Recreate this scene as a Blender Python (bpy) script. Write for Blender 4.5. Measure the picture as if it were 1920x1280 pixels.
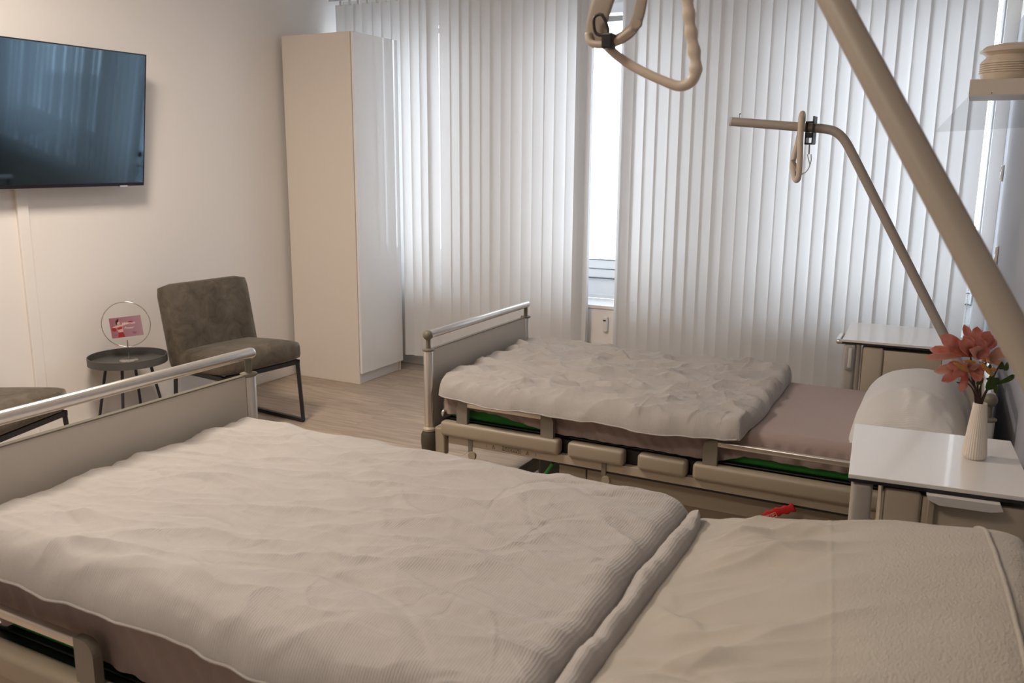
import bpy, bmesh, math, random
import numpy as np
from mathutils import Vector, Matrix
random.seed(7)
for o in list(bpy.data.objects): bpy.data.objects.remove(o)
S = bpy.context.scene
C = S.collection
PI = math.pi

# ------------------------------------------------------------------ camera
cam_d = bpy.data.cameras.new('camera'); cam = bpy.data.objects.new('camera', cam_d); C.objects.link(cam)
cam_d.sensor_width = 36; cam_d.lens = 1640.26/1920*36; cam_d.clip_start = .05; cam_d.clip_end = 200
R_ = Vector((.8862, .4633, .0071)).normalized(); W_ = Vector((-.4532, .8678, -.2036)).normalized()
U_ = R_.cross(W_).normalized(); R_ = W_.cross(U_)
cam.matrix_world = Matrix(((R_.x, U_.x, -W_.x, 0), (R_.y, U_.y, -W_.y, 0), (R_.z, U_.z, -W_.z, 1.55), (0, 0, 0, 1)))
cam_d.dof.use_dof = True; cam_d.dof.focus_distance = 3.3; cam_d.dof.aperture_fstop = 7.0
S.camera = cam

# ------------------------------------------------------------------ light and exposure
wd = bpy.data.worlds.new('sky'); S.world = wd; wd.use_nodes = True
bg = wd.node_tree.nodes['Background']
SKY = 5.4
geo = wd.node_tree.nodes.new('ShaderNodeTexCoord'); sep = wd.node_tree.nodes.new('ShaderNodeSeparateXYZ')
rmp = wd.node_tree.nodes.new('ShaderNodeValToRGB')
wd.node_tree.links.new(geo.outputs['Generated'], sep.inputs[0])
wd.node_tree.links.new(sep.outputs['Z'], rmp.inputs[0]); wd.node_tree.links.new(rmp.outputs[0], bg.inputs[0])
rmp.color_ramp.elements[0].color = (.90, .945, 1, 1); rmp.color_ramp.elements[1].color = (.76, .88, 1, 1)
bg.inputs[1].default_value = SKY
S.view_settings.view_transform = 'Standard'; S.view_settings.look = 'None'
S.view_settings.gamma = 1; S.view_settings.use_curve_mapping = False
S.view_settings.exposure = 0.30

def area(name, loc, sx, sy, power, col, rot=(0, 0, 0), portal=False):
    l = bpy.data.lights.new(name, 'AREA'); l.shape = 'RECTANGLE'; l.size = sx; l.size_y = sy
    l.energy = power; l.color = col
    o = bpy.data.objects.new(name, l); o.location = loc; o.rotation_euler = rot; C.objects.link(o)
    if portal: l.cycles.is_portal = True
    return o
WINS = [(-4.285, -3.13), (-2.77, -1.55), (-1.24, .045)]          # x ranges of the three windows
WZ0, WZ1 = .60, 2.62
for a, b in WINS:
    area('window_light_portal', ((a+b)/2, 5.84, (WZ0+WZ1)/2), b-a, WZ1-WZ0, 1, (1, 1, 1), (-PI/2, 0, 0), True)
WARM = (1, .85, .72)
LAMPS = [(-2.85, 2.1, 52), (-1.5, .3, 21)]
CEIL = 2.95
for x, y, p in LAMPS:
    area('ceiling_lamp_light', (x, y, CEIL-.075), .56, .56, p, WARM)

# ------------------------------------------------------------------ helpers
def tagp(o, label=None, cat=None, group=None, kind=None):
    if label: o['label'] = label
    if cat: o['category'] = cat
    if group: o['group'] = group
    if kind: o['kind'] = kind
    return o
def thing(name, label, cat, loc=(0, 0, 0), rz=0, group=None):
    o = bpy.data.objects.new(name, None); o.empty_display_size = .1; C.objects.link(o)
    o.location = loc; o.rotation_euler = (0, 0, rz)
    return tagp(o, label, cat, group)
def obj(name, bm, m, parent=None, smooth=False, world=False, loc=None, rot=None):
    me = bpy.data.meshes.new(name)
    bm.normal_update(); bm.to_mesh(me); bm.free()
    me.materials.append(m)
    if smooth:
        for p in me.polygons: p.use_smooth = True
        if smooth == 'auto':
            me.set_sharp_from_angle(angle=math.radians(38))
    o = bpy.data.objects.new(name, me); C.objects.link(o)
    if loc: o.location = loc
    if rot: o.rotation_euler = rot
    if parent is not None:
        o.parent = parent
        if world:       # mesh is in world coordinates
            T = Matrix.Translation(parent.location) @ parent.rotation_euler.to_matrix().to_4x4()
            o.matrix_parent_inverse = T.inverted()
    return o
def share(name, me, parent, loc, rot=(0, 0, 0), scale=None):
    o = bpy.data.objects.new(name, me); C.objects.link(o); o.parent = parent; o.location = loc; o.rotation_euler = rot
    if scale: o.scale = scale
    return o
def B(): return bmesh.new()
def box(bm, x0, x1, y0, y1, z0, z1, bev=0, seg=2):
    r = bmesh.ops.create_cube(bm, size=1); vs = r['verts']
    for v in vs:
        v.co = Vector((x0+(v.co.x+.5)*(x1-x0), y0+(v.co.y+.5)*(y1-y0), z0+(v.co.z+.5)*(z1-z0)))
    if bev:
        es = list({e for v in vs for e in v.link_edges})
        bmesh.ops.bevel(bm, geom=es, offset=bev, segments=seg, profile=.5, affect='EDGES')
    return bm
def cyl(bm, p0, p1, r0, r1=None, seg=16, caps=True):
    return tube(bm, [p0, p1], [r0, r0 if r1 is None else r1], seg, caps)
def tube(bm, pts, r, seg=12, caps=True, closed=False, flat=1.0, up=None):
    pts = [Vector(p) for p in pts]; n = len(pts)
    rs = r if isinstance(r, (list, tuple)) else [r]*n
    rings = []; prev = None
    for i, p in enumerate(pts):
        if closed: t = (pts[(i+1) % n]-pts[i-1]).normalized()
        elif i == 0: t = (pts[1]-p).normalized()
        elif i == n-1: t = (p-pts[i-1]).normalized()
        else: t = ((pts[i+1]-p).normalized()+(p-pts[i-1]).normalized()).normalized()
        if prev is None:
            a = Vector(up) if up else (Vector((0, 0, 1)) if abs(t.z) < .9 else Vector((1, 0, 0)))
            nrm = (a-t*a.dot(t)).normalized()
        else: nrm = (prev-t*prev.dot(t)).normalized()
        prev = nrm; bn = t.cross(nrm)
        rings.append([bm.verts.new(p+nrm*math.cos(2*PI*k/seg)*rs[i]*flat+bn*math.sin(2*PI*k/seg)*rs[i]) for k in range(seg)])
    m = n if closed else n-1
    for i in range(m):
        A, D = rings[i], rings[(i+1) % n]
        for k in range(seg): bm.faces.new((A[k], A[(k+1) % seg], D[(k+1) % seg], D[k]))
    if caps and not closed:
        bm.faces.new(rings[0][::-1]); bm.faces.new(rings[-1])
    return bm
def lathe(bm, prof, c=(0, 0, 0), seg=32, axis='Z', ribs=0, ramp=0):
    c = Vector(c); rings = []
    for r, z in prof:
        ring = []
        for k in range(seg):
            a = 2*PI*k/seg; rr = r
            if ribs: rr = r*(1+ramp*math.cos(ribs*a))
            if axis == 'Z': v = Vector((rr*math.cos(a), rr*math.sin(a), z))
            elif axis == 'Y': v = Vector((rr*math.cos(a), z, -rr*math.sin(a)))
            else: v = Vector((z, rr*math.cos(a), rr*math.sin(a)))
            ring.append(bm.verts.new(c+v))
        rings.append(ring)
    for A, D in zip(rings, rings[1:]):
        for k in range(seg): bm.faces.new((A[k], A[(k+1) % seg], D[(k+1) % seg], D[k]))
    bm.faces.new(rings[0][::-1]); bm.faces.new(rings[-1])
    return bm
def prism(bm, poly, thick, M=None):
    """polygon in XY extruded by thick in Z, mapped by matrix M"""
    M = M or Matrix()
    a = [bm.verts.new(M @ Vector((x, y, 0))) for x, y in poly]; b = [bm.verts.new(M @ Vector((x, y, thick))) for x, y in poly]
    bm.faces.new(a[::-1]); bm.faces.new(b)
    n = len(poly)
    for i in range(n): bm.faces.new((a[i], a[(i+1) % n], b[(i+1) % n], b[i]))
    return bm
def smoothpath(pts, n=6, closed=False):
    pts = [Vector(p) for p in pts]; out = []; N = len(pts)
    rng = range(N) if closed else range(N-1)
    for i in rng:
        p0 = pts[(i-1) % N] if (closed or i > 0) else pts[0]; p1 = pts[i]; p2 = pts[(i+1) % N]
        p3 = pts[(i+2) % N] if (closed or i+2 < N) else pts[-1]
        for k in range(n):
            t = k/n
            out.append(.5*((2*p1)+(-p0+p2)*t+(2*p0-5*p1+4*p2-p3)*t*t+(-p0+3*p1-3*p2+p3)*t**3))
    if not closed: out.append(pts[-1])
    return out

# ------------------------------------------------------------------ materials
def nodes(name):
    m = bpy.data.materials.new(name); m.use_nodes = True
    nt = m.node_tree; return m, nt, nt.nodes['Principled BSDF']
def mat(name, col, rough=.5, metal=0, bump=None, var=0, spec=None, coat=0, vscale=6, aniso=0):
    m, nt, p = nodes(name)
    p.inputs['Base Color'].default_value = (*col, 1); p.inputs['Roughness'].default_value = rough; p.inputs['Metallic'].default_value = metal
    if spec is not None: p.inputs['Specular IOR Level'].default_value = spec
    if coat: p.inputs['Coat Weight'].default_value = coat; p.inputs['Coat Roughness'].default_value = .05
    tc = nt.nodes.new('ShaderNodeTexCoord')
    if var:
        n = nt.nodes.new('ShaderNodeTexNoise'); n.inputs['Scale'].default_value = vscale; n.inputs['Detail'].default_value = 5
        nt.links.new(tc.outputs['Object'], n.inputs['Vector'])
        mx = nt.nodes.new('ShaderNodeMix'); mx.data_type = 'RGBA'
        mx.inputs[6].default_value = (*[c*(1-var) for c in col], 1); mx.inputs[7].default_value = (*[min(1, c*(1+var)) for c in col], 1)
        nt.links.new(n.outputs['Fac'], mx.inputs[0]); nt.links.new(mx.outputs[2], p.inputs['Base Color'])
    if bump:
        sc, st = bump
        n = nt.nodes.new('ShaderNodeTexNoise'); n.inputs['Scale'].default_value = sc; n.inputs['Detail'].default_value = 4
        nt.links.new(tc.outputs['Object'], n.inputs['Vector'])
        b = nt.nodes.new('ShaderNodeBump'); b.inputs['Strength'].default_value = st; b.inputs['Distance'].default_value = .002
        nt.links.new(n.outputs['Fac'], b.inputs['Height']); nt.links.new(b.outputs[0], p.inputs['Normal'])
    return m
def cloth(name, col, stripe=0, dist=.0012, axis=0, var=.04, seer=0):
    """woven cotton, optional puckered seersucker stripes"""
    m, nt, p = nodes(name)
    p.inputs['Roughness'].default_value = .95; p.inputs['Specular IOR Level'].default_value = .15
    p.inputs['Sheen Weight'].default_value = .15; p.inputs['Sheen Roughness'].default_value = .5
    tc = nt.nodes.new('ShaderNodeTexCoord')
    n1 = nt.nodes.new('ShaderNodeTexNoise'); n1.inputs['Scale'].default_value = 5; n1.inputs['Detail'].default_value = 6
    nt.links.new(tc.outputs['Object'], n1.inputs['Vector'])
    mx = nt.nodes.new('ShaderNodeMix'); mx.data_type = 'RGBA'
    mx.inputs[6].default_value = (*[c*(1-var) for c in col], 1); mx.inputs[7].default_value = (*[c*(1+var) for c in col], 1)
    nt.links.new(n1.outputs['Fac'], mx.inputs[0]); nt.links.new(mx.outputs[2], p.inputs['Base Color'])
    n2 = nt.nodes.new('ShaderNodeTexNoise'); n2.inputs['Scale'].default_value = 60; n2.inputs['Detail'].default_value = 5
    mp = nt.nodes.new('ShaderNodeMapping'); sc = [1, 1, 1]; sc[1-axis] = .45; mp.inputs['Scale'].default_value = sc
    nt.links.new(tc.outputs['Object'], mp.inputs[0]); nt.links.new(mp.outputs[0], n2.inputs['Vector'])
    b = nt.nodes.new('ShaderNodeBump'); b.inputs['Strength'].default_value = .5; b.inputs['Distance'].default_value = .0022
    nt.links.new(n2.outputs['Fac'], b.inputs['Height'])
    last = b
    if stripe:
        w = nt.nodes.new('ShaderNodeTexWave'); w.bands_direction = 'X' if axis == 0 else 'Y'
        w.inputs['Scale'].default_value = stripe; w.inputs['Distortion'].default_value = 1.2; w.inputs['Detail'].default_value = 2
        w.inputs['Detail Scale'].default_value = 3
        nt.links.new(tc.outputs['Object'], w.inputs['Vector'])
        b2 = nt.nodes.new('ShaderNodeBump'); b2.inputs['Strength'].default_value = .6; b2.inputs['Distance'].default_value = dist
        nt.links.new(w.outputs['Fac'], b2.inputs['Height']); nt.links.new(b.outputs[0], b2.inputs['Normal']); last = b2
    if seer:
        v = nt.nodes.new('ShaderNodeTexNoise'); v.inputs['Scale'].default_value = 230; v.inputs['Detail'].default_value = 1.5
        mp2 = nt.nodes.new('ShaderNodeMapping'); mp2.inputs['Scale'].default_value = (1, .55, 1)
        nt.links.new(tc.outputs['Object'], mp2.inputs[0]); nt.links.new(mp2.outputs[0], v.inputs['Vector'])
        sx = nt.nodes.new('ShaderNodeSeparateXYZ'); nt.links.new(tc.outputs['Object'], sx.inputs[0])
        mr = nt.nodes.new('ShaderNodeMapRange'); mr.inputs['From Min'].default_value = seer; mr.inputs['From Max'].default_value = seer+.10
        mr.inputs['To Min'].default_value = .12
        nt.links.new(sx.outputs['X'], mr.inputs['Value'])
        mm = nt.nodes.new('ShaderNodeMath'); mm.operation = 'MULTIPLY'
        nt.links.new(v.outputs['Fac'], mm.inputs[0]); nt.links.new(mr.outputs[0], mm.inputs[1])
        b3 = nt.nodes.new('ShaderNodeBump'); b3.inputs['Strength'].default_value = .9; b3.inputs['Distance'].default_value = .0026
        nt.links.new(mm.outputs[0], b3.inputs['Height']); nt.links.new(last.outputs[0], b3.inputs['Normal']); last = b3
    nt.links.new(last.outputs[0], p.inputs['Normal'])
    return m
def translucent(name, col, f):
    m, nt, p = nodes(name); p.inputs['Base Color'].default_value = (*col, 1); p.inputs['Roughness'].default_value = .8
    p.inputs['Specular IOR Level'].default_value = .2
    t = nt.nodes.new('ShaderNodeBsdfTranslucent'); t.inputs[0].default_value = (*col, 1)
    x = nt.nodes.new('ShaderNodeMixShader'); x.inputs[0].default_value = f
    nt.links.new(p.outputs[0], x.inputs[1]); nt.links.new(t.outputs[0], x.inputs[2])
    nt.links.new(x.outputs[0], nt.nodes['Material Output'].inputs['Surface'])
    return m
def glass(name, tint=(1, 1, 1), refl=.06):
    m, nt, p = nodes(name)
    t = nt.nodes.new('ShaderNodeBsdfTransparent'); t.inputs[0].default_value = (*tint, 1)
    g = nt.nodes.new('ShaderNodeBsdfGlossy'); g.inputs['Roughness'].default_value = .02
    x = nt.nodes.new('ShaderNodeMixShader'); x.inputs[0].default_value = refl
    nt.links.new(t.outputs[0], x.inputs[1]); nt.links.new(g.outputs[0], x.inputs[2])
    nt.links.new(x.outputs[0], nt.nodes['Material Output'].inputs['Surface'])
    return m
M_wall = mat('wall_paint', (.86, .835, .81), .7, bump=(90, .12))
M_wallgrey = mat('wall_grey_paint', (.36, .375, .42), .65, bump=(90, .1))
M_ceil = mat('ceiling_paint', (.85, .83, .80), .9)
M_base = mat('baseboard_white', (.80, .77, .73), .4)
M_white = mat('white_lacquer', (.84, .83, .82), .22, coat=.3)
M_wardside = mat('wardrobe_laminate', (.80, .74, .665), .35)  # white laminate, warm room light tinted into the colour
M_gloss = mat('wardrobe_gloss_white', (.86, .86, .86), .07, coat=1, bump=(3, .05))
M_slat = translucent('blind_fabric', (.78, .785, .79), .25)
M_track = mat('track_aluminium', (.75, .76, .78), .35, .6)
M_frame = mat('window_upvc', (.86, .88, .9), .3)
M_gask = mat('gasket', (.12, .13, .15), .6)
M_glass = glass('window_glass'); M_acryl = glass('clear_acrylic', (.92, .92, .92), .03)
M_frost = translucent('frosted_pane', (.85, .9, .95), .6)
M_alu = mat('brushed_aluminium', (.66, .62, .57), .3, .85, bump=(300, .1))
M_alu2 = mat('rail_aluminium', (.70, .68, .66), .25, .8)
M_khaki = mat('khaki_plastic', (.16, .145, .11), .45)
M_dark = mat('dark_buffer_rubber', (.055, .045, .03), .55)
M_beige = mat('bed_powder_coat', (.38, .325, .25), .45)
M_cover = mat('side_cover_beige', (.31, .265, .20), .42)
M_upr = mat('upright_grey_beige', (.20, .18, .145), .45)
M_panel = mat('bed_end_panel', (.56, .52, .46), .4)
M_black = mat('black_metal', (.015, .015, .017), .4)
M_green = mat('mattress_green', (.03, .23, .035), .8)
M_sheet = cloth('mauve_jersey', (.35, .275, .255), var=.03)
M_duvet = cloth('duvet_cotton', (.41, .39, .375), stripe=55, axis=0, dist=.0006)
M_pillow = cloth('pillow_seersucker', (.41, .38, .335), seer=-.17)
M_pillow2 = cloth('pillow_cotton_white', (.66, .65, .64), stripe=45, axis=1, dist=.0008)
M_ns_top = mat('nightstand_top', (.76, .745, .72), .25, coat=.2)
M_ns = mat('nightstand_body', (.46, .40, .315), .45)
M_ns2 = mat('nightstand_column', (.50, .47, .43), .35, .3)
M_grey = mat('grey_plastic', (.36, .355, .34), .4)
M_lgrey = mat('light_grey_plastic', (.62, .61, .58), .4)
M_pole = mat('pole_powder_coat', (.33, .29, .24), .5)
M_pole2 = mat('far_pole_powder_coat', (.36, .325, .285), .4)
M_grip = mat('grip_plastic', (.60, .52, .43), .4)
M_strap = mat('strap_webbing', (.36, .31, .26), .8, bump=(400, .3))
M_velvet = None
M_tray = mat('tray_dark_grey', (.085, .085, .08), .5)
M_tleg = mat('table_leg_dark', (.03, .03, .04), .4)
M_chrome = mat('chrome', (.75, .73, .70), .2, 1)
M_vase = mat('vase_ceramic', (.72, .66, .58), .5)
M_pot = mat('pot_ceramic', (.66, .57, .46), .25, coat=.4)
M_cord = mat('pot_cord', (.40, .27, .12), .8)
M_sock = mat('switch_plastic', (.78, .77, .75), .35)
M_red = mat('red_webbing', (.42, .005, .005), .6)
M_redprint = mat('label_print_pink', (.85, .45, .4), .6)
M_print = mat('print_dark', (.06, .05, .04), .6)
M_subfloor = mat('subfloor', (.16, .12, .09), .8)

def velvet():
    m, nt, p = nodes('chair_velvet')
    p.inputs['Roughness'].default_value = .75; p.inputs['Specular IOR Level'].default_value = .25
    p.inputs['Sheen Weight'].default_value = .35; p.inputs['Sheen Roughness'].default_value = .4
    p.inputs['Sheen Tint'].default_value = (.75, .7, .6, 1)
    tc = nt.nodes.new('ShaderNodeTexCoord')
    n = nt.nodes.new('ShaderNodeTexNoise'); n.inputs['Scale'].default_value = 9; n.inputs['Detail'].default_value = 7; n.inputs['Roughness'].default_value = .65
    n.inputs['Distortion'].default_value = .8
    nt.links.new(tc.outputs['Object'], n.inputs['Vector'])
    r = nt.nodes.new('ShaderNodeValToRGB'); r.color_ramp.elements[0].position = .3; r.color_ramp.elements[1].position = .72
    r.color_ramp.elements[0].color = (.050, .040, .029, 1); r.color_ramp.elements[1].color = (.145, .122, .095, 1)
    nt.links.new(n.outputs['Fac'], r.inputs[0]); nt.links.new(r.outputs[0], p.inputs['Base Color'])
    b = nt.nodes.new('ShaderNodeBump'); b.inputs['Strength'].default_value = .4; b.inputs['Distance'].default_value = .004
    nt.links.new(n.outputs['Fac'], b.inputs['Height']); nt.links.new(b.outputs[0], p.inputs['Normal'])
    return m
M_velvet = velvet()
def wood():
    m, nt, p = nodes('vinyl_plank'); p.inputs['Roughness'].default_value = .42
    tc = nt.nodes.new('ShaderNodeTexCoord'); oi = nt.nodes.new('ShaderNodeObjectInfo')
    ad = nt.nodes.new('ShaderNodeVectorMath'); ad.operation = 'ADD'
    cm = nt.nodes.new('ShaderNodeCombineXYZ'); ml = nt.nodes.new('ShaderNodeMath'); ml.operation = 'MULTIPLY'; ml.inputs[1].default_value = 37
    nt.links.new(oi.outputs['Random'], ml.inputs[0]); nt.links.new(ml.outputs[0], cm.inputs[0]); nt.links.new(ml.outputs[0], cm.inputs[1])
    nt.links.new(tc.outputs['Object'], ad.inputs[0]); nt.links.new(cm.outputs[0], ad.inputs[1])
    mp = nt.nodes.new('ShaderNodeMapping'); mp.inputs['Scale'].default_value = (1.6, 14, 1); nt.links.new(ad.outputs[0], mp.inputs[0])
    n = nt.nodes.new('ShaderNodeTexNoise'); n.inputs['Scale'].default_value = 2.2; n.inputs['Detail'].default_value = 8; n.inputs['Distortion'].default_value = .6
    nt.links.new(mp.outputs[0], n.inputs['Vector'])
    r = nt.nodes.new('ShaderNodeValToRGB'); r.color_ramp.elements[0].position = .3; r.color_ramp.elements[1].position = .7
    r.color_ramp.elements[0].color = (.33, .255, .19, 1); r.color_ramp.elements[1].color = (.50, .41, .325, 1)
    nt.links.new(n.outputs['Fac'], r.inputs[0])
    hs = nt.nodes.new('ShaderNodeHueSaturation'); mr = nt.nodes.new('ShaderNodeMapRange')
    mr.inputs['To Min'].default_value = .92; mr.inputs['To Max'].default_value = 1.08
    nt.links.new(oi.outputs['Random'], mr.inputs['Value']); nt.links.new(mr.outputs[0], hs.inputs['Value'])
    nt.links.new(r.outputs[0], hs.inputs['Color']); nt.links.new(hs.outputs[0], p.inputs['Base Color'])
    return m
M_wood = wood()

# ------------------------------------------------------------------ the setting
XL, YW = -4.31, 5.5
def st(name, bm, m, **k): return tagp(obj(name, bm, m, **k), kind='structure')
fl = st('floor', box(B(), XL-.1, .6, -2.6, 5.9, -.12, -.012), M_subfloor)
# planks run along x
pm = B(); box(pm, .0008, 1.2792, .0008, .1892, -.012, 0, .0012, 1); pme = bpy.data.meshes.new('plank'); pm.to_mesh(pme); pm.free(); pme.materials.append(M_wood)
row = 0; y = -2.45
while y < 5.4:
    x = XL-random.random()*.9-.05 if row else XL-.3
    while x < .35:
        x0 = x
        if x0 < XL+.001:
            w = x0+1.28-XL
            if w > .1: share('plank', pme, fl, (XL, y, 0), scale=(w/1.28, 1, 1))
        else:
            w = min(1.28, .36-x0)
            if w > .08: share('plank', pme, fl, (x0, y, 0), scale=(w/1.28, 1, 1))
        x += 1.28
    y += .19; row += 1
st('ceiling', box(B(), XL-.15, .6, -2.6, 5.9, CEIL, CEIL+.15), M_ceil)
st('wall_left', box(B(), XL-.15, XL, -2.6, 5.9, 0, CEIL), M_wall)
st('wall_back', box(B(), XL-.15, .6, -2.75, -2.6, 0, CEIL), M_wall)
# window wall with three openings
bm = B(); T0, T1 = YW, 5.85
xs = [XL-.1]+[v for w in WINS for v in w]+[.45]
for i in range(0, len(xs), 2): box(bm, xs[i], xs[i+1], T0, T1, 0, CEIL)
for a, b in WINS: box(bm, a, b, T0, T1, 0, WZ0-.03); box(bm, a, b, T0, T1, WZ1, CEIL)
st('wall_window', bm, M_wall)
# head wall, very slightly out of square, grey paint up to 2.27 m
def hx(y): return .113+(5.5-y)*.036
bm = B()
def hw(z0, z1, off=0):
    b_ = B(); prism(b_, [(hx(5.52)-off, 5.52), (hx(-2.6)-off, -2.6), (hx(-2.6)+.2, -2.6), (hx(5.52)+.2, 5.52)], z1-z0, Matrix.Translation((0, 0, z0))); return b_
wh = st('wall_head', hw(0, CEIL), M_wall)
pf = obj('paint_field', hw(.09, 2.27, .003), M_wallgrey, wh); tagp(pf, label='grey painted lower field of wall')
st('baseboard_left', box(B(), XL, XL+.016, -2.6, 5.5, 0, .085, .004), M_base)
st('baseboard_window', box(B(), XL, .11, YW-.016, YW, 0, .085, .004), M_base)
# cable channel under the television
tc_ = st('trim_1', box(B(), XL, XL+.02, 2.80, 2.86, .085, 1.9, .004), M_wall)
# windows
for i, (a, b) in enumerate(WINS):
    f = B(); yf0, yf1 = 5.68, 5.75
    fr, sr = (.055, .065) if i < 2 else (.008, .012)      # the last window has a slim right jamb
    box(f, a, b, yf0, yf1, WZ0, WZ0+.03, .003); box(f, a, b, yf0, yf1, WZ1-.06, WZ1, .003)
    box(f, a, a+.055, yf0, yf1, WZ0, WZ1, .003); box(f, b-fr, b, yf0, yf1, WZ0, WZ1, .003)
    wo = st('window_%d' % (i+1), f, M_frame)
    s = B(); z0, z1 = .745, WZ1-.06; t = .065; sa, sb = a+.055, b-fr
    box(s, sa, sb, yf0-.015, yf1-.01, z0+.066, z0+.126, .004); box(s, sa, sb, yf0-.005, yf1-.01, z0, z0+.062, .004)
    box(s, sa, sb, yf0-.015, yf1-.01, z1-t, z1, .004)
    box(s, sa, sa+t, yf0-.015, yf1-.01, z0, z1, .004); box(s, sb-sr, sb, yf0-.015, yf1-.01, z0, z1, .004)
    so = obj('window_frame', s, M_frame, wo)
    g = B(); box(g, sa, sb, yf0-.018, yf0-.006, z0+.126, z0+.131); box(g, sa, sb, yf0-.01, yf0, z0+.0615, z0+.0665); box(g, sa, sb, yf0-.012, yf0, z0-.005, z0)
    obj('gasket', g, M_gask, wo)
    obj('pane', box(B(), sa+t-.01, sb-sr+.01, 5.705, 5.711, z0+.12, z1-t+.01), M_glass, wo)
    obj('lower_panel', box(B(), sa, sb, 5.69, 5.73, WZ0+.03, z0-.004), M_frame, wo)
    obj('window_sill', box(B(), max(a-.02, XL+.005), b, 5.392, 5.68, WZ0-.024, WZ0, .004), M_white, wo)
    sc = B(); box(sc, sa, sb, yf0-.03, yf0-.016, z1-t-.055, z1-t-.02); obj('blind_box', sc, M_grey, wo)

# outdoors: street ground and the pale building across the road
tagp(obj('street', box(B(), -40, 40, 6, 60, -6.2, -6), mat('asphalt', (.35, .35, .36), .9)), kind='structure')
bd = thing('building', 'pale rendered building across the street seen through the gap in the blinds', 'building', (-8, 24, -6))
mf = mat('facade_render', (.83, .85, .86), .8); md = mat('facade_joint', (.34, .35, .37), .7)
obj('wall', box(B(), -24, 10, 24, 32, -6, 3.4), mf, bd, world=True)
for zz, x0, x1 in ((4.1, -10.2, -9.6), (1.0, -10.3, -9.0), (-.1, -9.7, -9.15), (2.9, -10.2, -9.7)):
    obj('ledge', box(B(), x0, x1, 23.93, 24, zz-.02, zz+.03), md, bd, world=True)

# ------------------------------------------------------------------ radiator and heat meter
rd = thing('radiator', 'flat white radiator under the middle window behind the blinds', 'radiator', (-2.13, 5.45, .08))
obj('front_panel', box(B(), -2.7, -1.62, 5.405, 5.42, .10, .574, .006), M_wall, rd, world=True)
b = B()
for k in range(26): box(b, -2.66+k*.0405, -2.645+k*.0405, 5.42, 5.47, .12, .57)
o = obj('fins', b, M_white, rd, world=True)
obj('back_panel', box(B(), -2.69, -1.63, 5.47, 5.48, .10, .57, .003), M_white, rd, world=True)
hm = thing('heat_meter', 'small white heat cost meter clipped on the radiator in the blind gap', 'meter', (-2.112, 5.40, .42))
obj('body', box(B(), -2.128, -2.096, 5.378, 5.4045, .425, .525, .005), M_sock, hm, world=True)
obj('display', box(B(), -2.123, -2.104, 5.376, 5.379, .497, .507), M_print, hm, world=True)

# ------------------------------------------------------------------ vertical blinds
def slat_mesh():
    b = B(); n = 6; w = .089; zt, zb = 2.63, .11; rows = []
    for z in (zb, zt):
        rows.append([b.verts.new((-w/2+w*i/n, .004*(1-(2*i/n-1)**2)-.002, z)) for i in range(n+1)])
    for i in range(n): b.faces.new((rows[0][i], rows[0][i+1], rows[1][i+1], rows[1][i]))
    me = bpy.data.meshes.new('slat'); b.to_mesh(me); b.free(); me.materials.append(M_slat)
    for p in me.polygons: p.use_smooth = True
    return me
SL = slat_mesh()
def carrier_mesh():
    b = B(); box(b, -.010, .010, -.006, .006, 2.625, 2.655, .002); me = bpy.data.meshes.new('carrier'); b.to_mesh(me); b.free(); me.materials.append(M_white); return me
CM = carrier_mesh()
YB = 5.33
def blind(label, x0, x1, bunch, xt0, xt1, pitch):
    t = thing('vertical_blind', label, 'blind', ((x0+x1)/2, YB, 0), 0)
    obj('track', box(B(), xt0, xt1, YB-.022, YB+.022, 2.655, 2.69, .004), M_track, t, world=True)
    n = int(round((x1-x0)/pitch)); 
    for i in range(n+1):
        x = x0+.04+(x1-x0-.08)*i/n
        if abs(x+3.40) < .042: x -= .020
        a = math.radians(9.5+random.uniform(-2.5, 2.5))
        if random.random() < .08: a += math.radians(9)
        s = bpy.data.objects.new('slat', SL); C.objects.link(s); s.parent = t
        s.location = (x-t.location.x+random.uniform(-.003, .003), random.uniform(-.003, .003), 0); s.rotation_euler = (0, 0, a)
        c = bpy.data.objects.new('carrier', CM); C.objects.link(c); c.parent = t; c.location = s.location
    for x, a in bunch:
        s = bpy.data.objects.new('slat', SL); C.objects.link(s); s.parent = t; s.location = (x-t.location.x, 0, 0); s.rotation_euler = (0, 0, math.radians(a))
    return t
bl1 = blind('long white vertical blind left of the bright gap, behind the wardrobe', -4.235, -2.235, [(-2.262, 40), (-2.290, 28)], -4.29, -2.13, .0835)
bl2 = blind('long white vertical blind right of the bright gap, behind the far bed', -2.012, -.002, [(-1.985, 24)], -2.12, .10, .077)
b = B()
for k in range(230):
    bmesh.ops.create_icosphere(b, subdivisions=1, radius=.0035, matrix=Matrix.Translation((.014, YB, .35+k*.0098)))
ch = obj('bead_chain', b, M_white, bl2, world=True, smooth=True); ch['kind'] = 'stuff'

# ------------------------------------------------------------------ ceiling lamps (above the frame)
M_lamp, nt, p = nodes('lamp_diffuser'); p.inputs['Base Color'].default_value = (.9, .85, .75, 1)
p.inputs['Emission Color'].default_value = (*WARM, 1); p.inputs['Emission Strength'].default_value = 3
for i, (x, y, pw) in enumerate(LAMPS):
    l = thing('ceiling_lamp', ['square flat ceiling lamp above the foot of the near bed', 'square flat ceiling lamp in front of the near bed'][i], 'lamp', (x, y, CEIL))
    b = B(); box(b, -.31, .31, -.31, -.285, -.05, 0); box(b, -.31, .31, .285, .31, -.05, 0); box(b, -.31, -.285, -.285, .285, -.05, 0); box(b, .285, .31, -.285, .285, -.05, 0)
    obj('frame', b, M_white, l); obj('diffuser', box(B(), -.285, .285, -.285, .285, -.045, -.03), M_lamp, l)

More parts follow.
